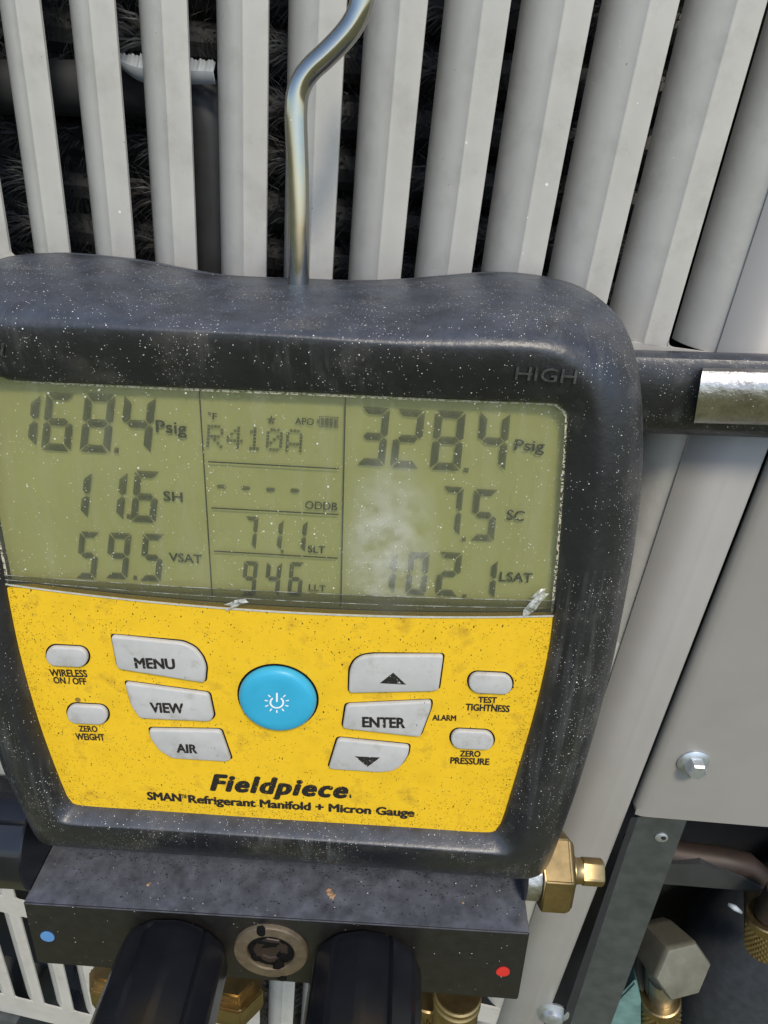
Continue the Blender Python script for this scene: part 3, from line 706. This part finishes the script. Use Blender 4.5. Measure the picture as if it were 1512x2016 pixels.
# right column
digit('3', 700, 800, 757, 915); digit('2', 768, 804, 826, 920); digit('8', 846, 807, 906, 924); digit('.', 912, 921, 922, 930); digit('4', 935, 808, 994, 926)
digit('7', 862, 957, 904, 1054, th=0.27); digit('.', 909, 1057, 917, 1066, slant=0); digit('5', 924, 962, 972, 1064, th=0.27)
one(776, 1086, 1166, 40, th=0.31); digit('0', 797, 1086, 838, 1170, th=0.29); digit('2', 856, 1086, 902, 1172, th=0.27); digit('.', 910, 1170, 918, 1177); one(973, 1100, 1177, 40, th=.28)
def lt(t_, p0, p1, cap, bold=.015): return text(t_, p0, p1, cap, HS, M['segment'], screen, bold, 0, 'unit_lettering')
lt('Psig', (307, 850), (368, 855), 23); lt('SH', (322, 985), (360, 988), 18); lt('VSAT', (333, 1104), (398, 1109), 16)
lt('°F', (409, 824), (427, 826), 12); lt('APO', (581, 835), (618, 837), 13, .005); lt('ODDB', (601, 1001), (664, 1005), 15, .005)
lt('SLT', (606, 1087), (640, 1089), 13); lt('LLT', (608, 1162), (641, 1165), 12, .004)
lt('Psig', (1012, 886), (1071, 889), 21); lt('SC', (996, 1023), (1031, 1026), 19); lt('LSAT', (983, 1144), (1047, 1147), 18)
star = [(534+(10.5 if k % 2 == 0 else 4.2)*math.sin(math.pi*k/5), 827-(10.5 if k % 2 == 0 else 4.2)*math.cos(math.pi*k/5)) for k in range(10)]
flat('star_icon', [star], HS, M['segment'], screen)
bp = []
def sl_(x, y): return (x, y+.057*(x-628))
for a, b_3, c_3, d_3 in ((628, 819, 666, 820.5), (628, 839, 666, 840.5), (628, 819, 629.5, 840), (664.5, 819, 666, 840), (624, 826, 628, 833), (631.5, 822, 638, 837.5), (640, 822, 647, 837.5), (649, 822, 655.5, 837.5), (657.5, 822, 663, 837.5)):
    bp.append([sl_(a, b_3), sl_(c_3, b_3), sl_(c_3, d_3), sl_(a, d_3)])
flat('battery_icon', bp, HS, M['segment'], screen)
MAT5 = {'R': '11110 10001 10001 11110 10100 10010 10001', '4': '00010 00110 01010 10010 11111 00010 00010', '1': '00100 01100 00100 00100 00100 00100 01110', '0': '01110 10001 10011 10101 11001 10001 01110', 'A': '01110 10001 10001 10001 11111 10001 10001'}
polys = []
for i, chx in enumerate('R410A'):
    for r_, row in enumerate(MAT5[chx].split()):
        for q_, bit in enumerate(row):
            if bit == '1':
                x, y = 406+i*39+q_*6.6+(6-r_)*.4, 836+r_*6.5+.057*(i*39+q_*6.6)
                polys.append([(x, y), (x+5.6, y), (x+5.6, y+5.4), (x, y+5.4)])
flat('dot_matrix_lettering', polys, HS, M['segment'], screen)
def rule(a, b_3, wd=1.3):
    d = Vector((b_3[0]-a[0], b_3[1]-a[1])).normalized(); n_ = Vector((-d.y, d.x))*wd
    return [(a[0]-n_.x, a[1]-n_.y), (b_3[0]-n_.x, b_3[1]-n_.y), (b_3[0]+n_.x, b_3[1]+n_.y), (a[0]+n_.x, a[1]+n_.y)]
for a, b_3 in (((392, 763), (418, 1178)), ((680, 779), (671, 1194)), ((410, 909), (667, 923)), ((416, 1000), (666, 1013)), ((421, 1085), (665, 1099))):
    flat('divider_line', [rule(a, b_3)], -.0014, M['lcd_line'], screen)

# ---- keypad
H1 = .0010
def button(name, pts_px, mat, label, rad=.0011, hgt=H1, bev=.0005, seg=5):
    pts = [L2((x, y, .0008)) for x, y in pts_px]
    if sum(p.x*q.y-q.x*p.y for p, q in zip(pts, pts[1:]+pts[:1])) < 0: pts = pts[::-1]
    b = bmesh.new(); poly_prism(b, round_poly(pts, rad, seg) if seg > 1 else pts, hgt, -.0003, bev)
    o = obj(name, b, mat, gauge, smooth=True, label=label)
    # dark moat round the button
    c = sum(pts, Vector((0, 0)))/len(pts); b2 = bmesh.new(); rp = [p+(p-c).normalized()*.00042 for p in pts]; rp = round_poly(rp, rad, seg) if seg > 1 else rp
    b2.faces.new([b2.verts.new((p.x, p.y, -.00004)) for p in rp]); me = bpy.data.meshes.new('button_gap'); b2.to_mesh(me); b2.free(); obj('button_gap', me, M['grime'], o)
    return o
z5 = lambda L_: [(x/2.3625, y/2.3625+1120) for x, y in L_]
z6 = lambda L_: [(x/2.0712+400, y/2.0712+1180) for x, y in L_]
bt_menu = button('menu_button', z5([(514, 312), (850, 346), (905, 372), (940, 415), (957, 460), (952, 532), (545, 466)]), M['button'], 'pale grey MENU button with its upper right corner cut round')
bt_view = button('view_button', z5([(578, 530), (970, 583), (993, 690), (975, 711), (650, 696), (610, 640)]), M['button'], 'pale grey VIEW button')
bt_air = button('air_button', z5([(690, 748), (1025, 754), (1073, 890), (1050, 897), (800, 882), (740, 845), (700, 790)]), M['button'], 'pale grey AIR button with its lower left corner cut round')
bt_up = button('up_button', z6([(593, 383), (597, 290), (615, 255), (645, 236), (690, 229), (980, 229), (960, 372), (930, 376)]), M['button'], 'pale grey button with an up arrow')
bt_enter = button('enter_button', z6([(582, 432), (930, 416), (930, 445), (885, 563), (567, 527)]), M['button'], 'pale grey ENTER button')
bt_down = button('down_button', z6([(548, 570), (842, 600), (835, 640), (808, 680), (775, 700), (720, 706), (510, 692)]), M['button'], 'pale grey button with a down arrow')
def pill(cx_, cy_, hw, hh, sl=.05):
    out = []
    for sx in (1, -1):
        for k in range(13):
            a = -math.pi/2+math.pi*k/12
            x = sx*(hw-hh+hh*math.cos(a)); y = sx*hh*math.sin(a); out.append((cx_+x, cy_+y+sl*x))
    return out
for args, lab in (((131, 1294, 41, 19), 'small oval button over WIRELESS ON / OFF'), ((171, 1408, 40, 18), 'small oval button over ZERO WEIGHT'), ((966, 1347, 43, 19.5), 'small oval button over TEST TIGHTNESS'), ((930, 1458, 42, 18), 'small oval button over ZERO PRESSURE')):
    button('oval_button', pill(*args), M['button'], lab, rad=.00001, bev=.0005, seg=1)
pc = dev(546, 1378, .001)*1; pc.z = 0; pr = (dev(622, 1383, 0)-dev(470, 1375, 0)).length/2
bm = bmesh.new(); lathe(bm, [(-.001, pr), (.0006, pr), (.0013, pr*.975), (.0018, pr*.93), (.0021, pr*.86), (.00215, pr*.7), (.0021, pr*.4), (.0021, .00001)], pc, (0, 0, 1), 64)
pw = obj('power_button', bm, M['power'], gauge, smooth='full', label='round turquoise power button')
bm = bmesh.new(); lathe(bm, [(0, pr+.0005), (.00008, pr+.0004)], pc, (0, 0, 1), 48); obj('button_gap', bm, M['grime'], pw)
# power symbol with rays
polys = []; pcx, pcy = 545, 1383; ay = .83
def pp(r, a): return (pcx+r*math.sin(a), pcy-r*ay*math.cos(a))
for k in range(20):
    a0, a1 = math.radians(38+k*14.2), math.radians(38+(k+1)*14.2); polys.append([pp(11, a0), pp(11, a1), pp(14.5, a1), pp(14.5, a0)])
polys.append([(543.3, 1364), (546.9, 1364), (546.9, 1382), (543.3, 1382)])
for k in range(-4, 5):
    a = math.pi+k*math.radians(34); d = math.radians(4); polys.append([pp(18, a-d), pp(18, a+d), pp(24.5, a+d*.8), pp(24.5, a-d*.8)])
flat('power_symbol', polys, .00222, M['white_ink'], pw)
def bt(t_, p0, p1, cap, parent, h=H1+.00006, bold=.042): text(t_, p0, p1, cap, h, M['ink'], parent, bold)
bt('MENU', (266, 1315), (346, 1317), 19, bt_menu); bt('VIEW', (297, 1402), (363, 1404), 18, bt_view); bt('AIR', (348, 1481), (389, 1483), 16, bt_air); bt('ENTER', (713, 1431), (798, 1433), 19, bt_enter)
flat('up_arrow', [[p for p in z6([(720, 342), (828, 348), (775, 299)])]], H1+.00006, M['ink'], bt_up)
flat('down_arrow', [[p for p in z6([(618, 640), (722, 645), (670, 683)])]], H1+.00006, M['ink'], bt_down)
def ft(t_, p0, p1, cap, bold=.036, shear=0, space=1.0): text(t_, p0, p1, cap, 0, M['ink'], face, bold, shear, 'printed_lettering', space=space)
ft('WIRELESS', (99, 1331), (173, 1333), 13); ft('ON / OFF', (106, 1345), (171, 1348), 12); ft('ZERO', (156, 1440), (193, 1441), 11); ft('WEIGHT', (150, 1456), (207, 1458), 12)
ft('TEST', (941, 1383), (978, 1384), 11); ft('TIGHTNESS', (916, 1398), (1003, 1402), 12.5); ft('ALARM', (851, 1418), (898, 1419), 10.5); ft('ZERO', (905, 1489), (946, 1490), 11); ft('PRESSURE', (886, 1503), (963, 1506), 12)
ft('Fieldpiece', (413, 1555), (686, 1571), 30, .052, .28, 1.16); ft('.', (688, 1570), (692, 1570), 30)
ft('SMAN', (290, 1574), (358, 1578), 14.5, .048); ft('™', (359, 1578), (369, 1578), 13, .01); ft('Refrigerant Manifold + Micron Gauge', (371, 1580), (816, 1608), 14.5, .045)
lo_ = dev(153, 1378, 0); bm = bmesh.new(); lathe(bm, [(0, .0007), (.0001, .0007), (.0001, .0003)], lo_+Vector((0, 0, -.0001)), (0, 0, 1), 16); obj('led', bm, surf('dull led', (.22, .14, .03), .4), face)

# ---- manifold block
bl_px = [(45, 1778), (1043, 1838), (1020, 1969), (73, 1896)]
fr_ = [L2((x, y, 0)) for x, y in bl_px]
bm = bmesh.new()
f = [bm.verts.new((p.x, p.y, 0)) for p in fr_]; k_ = [bm.verts.new((p.x, p.y, -.042)) for p in fr_]
up_sh = L2((82, 1650, -.013))-fr_[0]
for v in (k_[0], k_[1]): v.co.y += .0015
bm.faces.new(f); bm.faces.new(k_[::-1])
for i in range(4): bm.faces.new((f[i], k_[i], k_[(i+1) % 4], f[(i+1) % 4]))
bmesh.ops.bevel(bm, geom=list(bm.edges), offset=.0004, segments=2, affect='EDGES')
block = obj('manifold_block', bm, M['metal_black'], gauge)
def disc(name, px, py, r_px, mat, parent, hgt=.0003, h0=0):
    c = dev(px, py, h0); r = (dev(px+r_px, py, h0)-c).length
    b = bmesh.new(); lathe(b, [(0, r), (hgt, r), (hgt*1.05, r*.8)], c, (0, 0, 1), 28); return obj(name, b, mat, parent)
disc('blue_dot', 94, 1843, 13.5, M['blue'], block); disc('red_dot', 990, 1912, 13.5, M['red'], block)
c = dev(534, 1868, 0); r = (dev(534+73, 1872, 0)-c).length
bm = bmesh.new(); lathe(bm, [(-.001, r), (.0010, r), (.0015, r*.97), (.0015, r*.68), (.0011, r*.64), (-.0006, r*.64), (-.0007, .0001)], c, (0, 0, 1), 56)
rg = obj('sight_glass_ring', bm, M['ring'], gauge, smooth=True)
bm = bmesh.new(); lathe(bm, [(0, r*.63), (.0010, r*.62), (.0011, r*.58), (.0010, r*.52), (.0009, .0002)], c-Vector((0, 0, .0006)), (0, 0, 1), 40); obj('sight_glass', bm, M['grime'], rg, smooth=True)
bm = bmesh.new(); lathe(bm, [(.0003, r*.50), (.0007, r*.47), (.0008, r*.30), (.0005, r*.26), (.0004, .0002)], c, (0, 0, 1), 9, rot=.3); obj('insert', bm, M['copper'], rg)
rr = random.Random(4); bm = bmesh.new()
def lump(px, py, sx, sy, h):
    cc = dev(px, py, h); s = (dev(px+10, py, h)-cc).length/10
    m4 = bmesh.ops.create_icosphere(bm, subdivisions=2, radius=1)['verts']
    for v in m4:
        k = 1+rr.uniform(-.18, .18); v.co = Vector((cc.x+v.co.x*sx*s*k, cc.y+v.co.y*sy*s*k, cc.z+v.co.z*.0006*k))
lump(514, 1832, 10, 15, .0012); lump(550, 1905, 13, 26, .0009); lump(556, 1925, 10, 10, .0012); lump(528, 1856, 30, 14, .0003); lump(560, 1882, 16, 18, .0004); lump(508, 1884, 16, 12, .0003)
obj('caked_dirt', bm, M['grime'], rg, smooth='full')
# caked dust in the joint between case and block
rr = random.Random(21); bm = bmesh.new()
for i in range(650):
    t = rr.random(); px = lerp(84, 1050, t); py = lerp(1661, 1731, t)+abs(rr.gauss(0, 9)); hh = -.0095-.0002*rr.random()
    q = dev(px, py, 0); y_top = lerp(fr_[0].y, fr_[1].y, (q.x-fr_[0].x)/(fr_[1].x-fr_[0].x))
    dpt = -.0175+rr.random()**1.8*.015; s = rr.uniform(.00007, .00026)
    a = rr.random()*6.28; L_ = s*rr.uniform(1, 3.2)
    b0 = Vector((q.x, y_top+.0002-dpt*.034, dpt)); 
    tri = [b0+Vector((math.cos(a)*s, .0001, math.sin(a)*s)), b0+Vector((-math.sin(a)*s, .0001, math.cos(a)*s)), b0+Vector((rr.gauss(0, .0003), .0005+rr.random()*.0004, L_)), ]
    v3 = [bm.verts.new(p) for p in tri]; v4 = bm.verts.new(b0+Vector((-s, 0, -s)))
    bm.faces.new(v3); bm.faces.new((v3[0], v4, v3[2])); bm.faces.new((v3[1], v3[2], v4))
obj('caked_dirt', bm, M['grime'], block, kind='stuff')

# ---- valve knobs
def knob(o, ax, L=.062, R=.0163, rot=0, neck=True):
    o, ax = Vector(o), Vector(ax); N = 12; b = bmesh.new(); seg = 144
    def shape(a, k):
        if k < 2: return 1
        u = (a/(2*math.pi)*N) % 1; d = min(u, 1-u)                  # 0 on a groove
        flat_ = math.cos(math.pi/N)/math.cos((u-.5)*2*math.pi/N)
        return flat_*.995-(.075*(1-min(1, d/.09)) if int(round(a/(2*math.pi)*N)) % 3 == 0 else (.02*(1-min(1, d/.05))))
    lathe(b, ([(.0, R*.55), (.0022, R*.55), (.0022, R*.90), (.0027, R*.955), (.0040, R*.99)] if neck else [(.0, R*.97), (.0005, R*.995)])+[(.006, R), (L-.004, R*1.05), (L-.001, R*1.03), (L, R*.96)], o, ax, seg, shape, rot)
    return obj('knob', b, M['knob'], gauge, smooth=True)
kl = dev(350, 1862, 0); kr = dev(722, 1884, 0)
knob(kl, (0, 0, 1), rot=.1).__setitem__('label', 'black knob on the front of the block, left of the ring')
knob(kr, (0, 0, 1), rot=.34).__setitem__('label', 'black knob on the front of the block, right of the ring')
sx_ = dev(62, 1640, -.0175); knob(Vector((fr_[0].x+.0002, sx_.y, -.0180)), (-1, 0, 0), rot=.2, neck=False).__setitem__('label', 'black knob on the left end of the block')
# ---- bare valve stem on the right end
sR = dev(1090, 1714, -.016); x0 = dev(1040, 1745, -.016).x-.0002; cy_ = sR.y
sz = -.0165
bm = bmesh.new(); lathe(bm, [(-.002, .0090), (.0020, .0090), (.0028, .0082)], (x0, cy_, sz), (1, 0, 0), 32); vb = obj('valve_collar', bm, M['steel'], gauge, smooth=True)
xw = dev(1058, 1714, sz).x; xe = dev(1121, 1714, sz).x; xf = dev(1187, 1714, sz).x
bm = bmesh.new(); lathe(bm, [(0, .0120), (xe-xw-.0018, .0120), (xe-xw-.0006, .0110), (xe-xw, .0098)], (xw, cy_, sz), (1, 0, 0), 6, rot=math.radians(12)); bmesh.ops.bevel(bm, geom=list(bm.edges), offset=.0004, segments=2, affect='EDGES')
obj('hex_nut', bm, M['brass'], gauge, smooth=True, label='brass hex nut on the right end of the block')
bm = bmesh.new(); lathe(bm, [(0, .0042), (.0012, .0043), (.0022, .0037), (.0036, .0037), (.0037, .0040), (xf-xe-.0006, .0040), (xf-xe, .0035)], (xe, cy_, sz), (1, 0, 0), 40, lambda a, k: (min(1, .80/max(.001, abs(math.cos(a)))) if k >= 4 else 1))
obj('valve_stem', bm, M['brass'], gauge, smooth=True)
# ---- hose ports under the block
dnv = Vector((.0, -1, 0))
def port(px, py, h, rad, name='hose_port', knurled=False, hexn=False, label=None):
    q = dev(px, py, h); yb = q.y
    b = bmesh.new()
    if knurled: knurl(b, (q.x, yb, h), dnv, rad, .026, 28, 9, .12)
    elif hexn: 
        lathe(b, [(0, rad*.7), (.004, rad*.7), (.004, rad), (.013, rad), (.015, rad*.85)], (q.x, yb, h), dnv, 6, rot=.4); bmesh.ops.bevel(b, geom=list(b.edges), offset=.0006, segments=2, affect='EDGES')
    else:
        pr_ = [(0, rad)]
        for k in range(2): pr_ += [(.0008+k*.0030, rad), (.0014+k*.0030, rad*1.06), (.0026+k*.0030, rad*1.06), (.0032+k*.0030, rad*.98)]
        pr_ += [(.009, rad), (.014, rad*1.02), (.022, rad*.9), (.030, rad*.9)]
        lathe(b, pr_, (q.x, yb, h), dnv, 32)
    return obj(name, b, M['brass'], gauge, smooth=True, label=label)
port(213, 1905, -.022, .0078, hexn=True); port(902, 1950, -.014, .0075); port(846, 1946, -.024, .0085, 'knurled_coupler', True); port(462, 1925, -.026, .0105, hexn=True)

# ---- hanging hook: bent steel rod rising from the back of the case
hh = -.030
hp = [(586, 640), (588, 540), (588, 480), (588, 420), (586, 330), (583, 250), (583, 215), (586, 185), (596, 158), (614, 134), (640, 110), (668, 82), (692, 52), (708, 20), (716, -15), (722, -60), (722, -110)]
pts = [dev(x, y, hh) for x, y in hp]
def dense(pts, sub=5):
    out = []
    for i in range(len(pts)-1):
        p0, p1, p2, p3 = pts[max(0, i-1)], pts[i], pts[i+1], pts[min(len(pts)-1, i+2)]
        for k in range(sub):
            t = k/sub; out.append(.5*((2*p1)+(p2-p0)*t+(2*p0-5*p1+4*p2-p3)*t*t+(3*p1-p0-3*p2+p3)*t**3))
    return out+[pts[-1]]
bm = bmesh.new(); tube(bm, dense(pts), .00235, 24); obj('hanging_hook', bm, M['chrome'], gauge, smooth='full')

# ---- crumbs of dry leaf lying on the block
def crumb(px, py, dpt, s, seed):
    rr = random.Random(seed); q = dev(px, py, dpt); y_top = lerp(fr_[0].y, fr_[1].y, (q.x-fr_[0].x)/(fr_[1].x-fr_[0].x))
    b = bmesh.new()
    for k in range(3):
        o_ = Vector((rr.gauss(0, s*.5), 0, rr.gauss(0, s*.4)))
        for v in bmesh.ops.create_icosphere(b, subdivisions=2, radius=s*rr.uniform(.5, .9))['verts']:
            v.co = v.co*(1+rr.uniform(-.3, .3)); v.co.y *= .55; v.co += o_+Vector((q.x, y_top+s*.35-dpt*.034, dpt))
    me_o = obj('leaf_crumb', b, M['crumb']); me_o.data.transform(M_D @ Matrix.Identity(4)); c_w = sum((v.co for v in me_o.data.vertices), Vector())/len(me_o.data.vertices)
    me_o.data.transform(Matrix.Translation(-c_w)); me_o.location = c_w; return me_o
tag(crumb(650, 1713, -.0085, .0012, 1), 'tan crumb of dry leaf on the block, largest of the three', 'leaf crumb', 'crumbs of dry leaf on the block')
tag(crumb(283, 1681, -.0085, .0006, 2), 'small reddish crumb on the left part of the block under the case', 'leaf crumb', 'crumbs of dry leaf on the block')
tag(crumb(918, 1728, -.0085, .0004, 3), 'tiny crumb on the right part of the block under the case', 'leaf crumb', 'crumbs of dry leaf on the block')
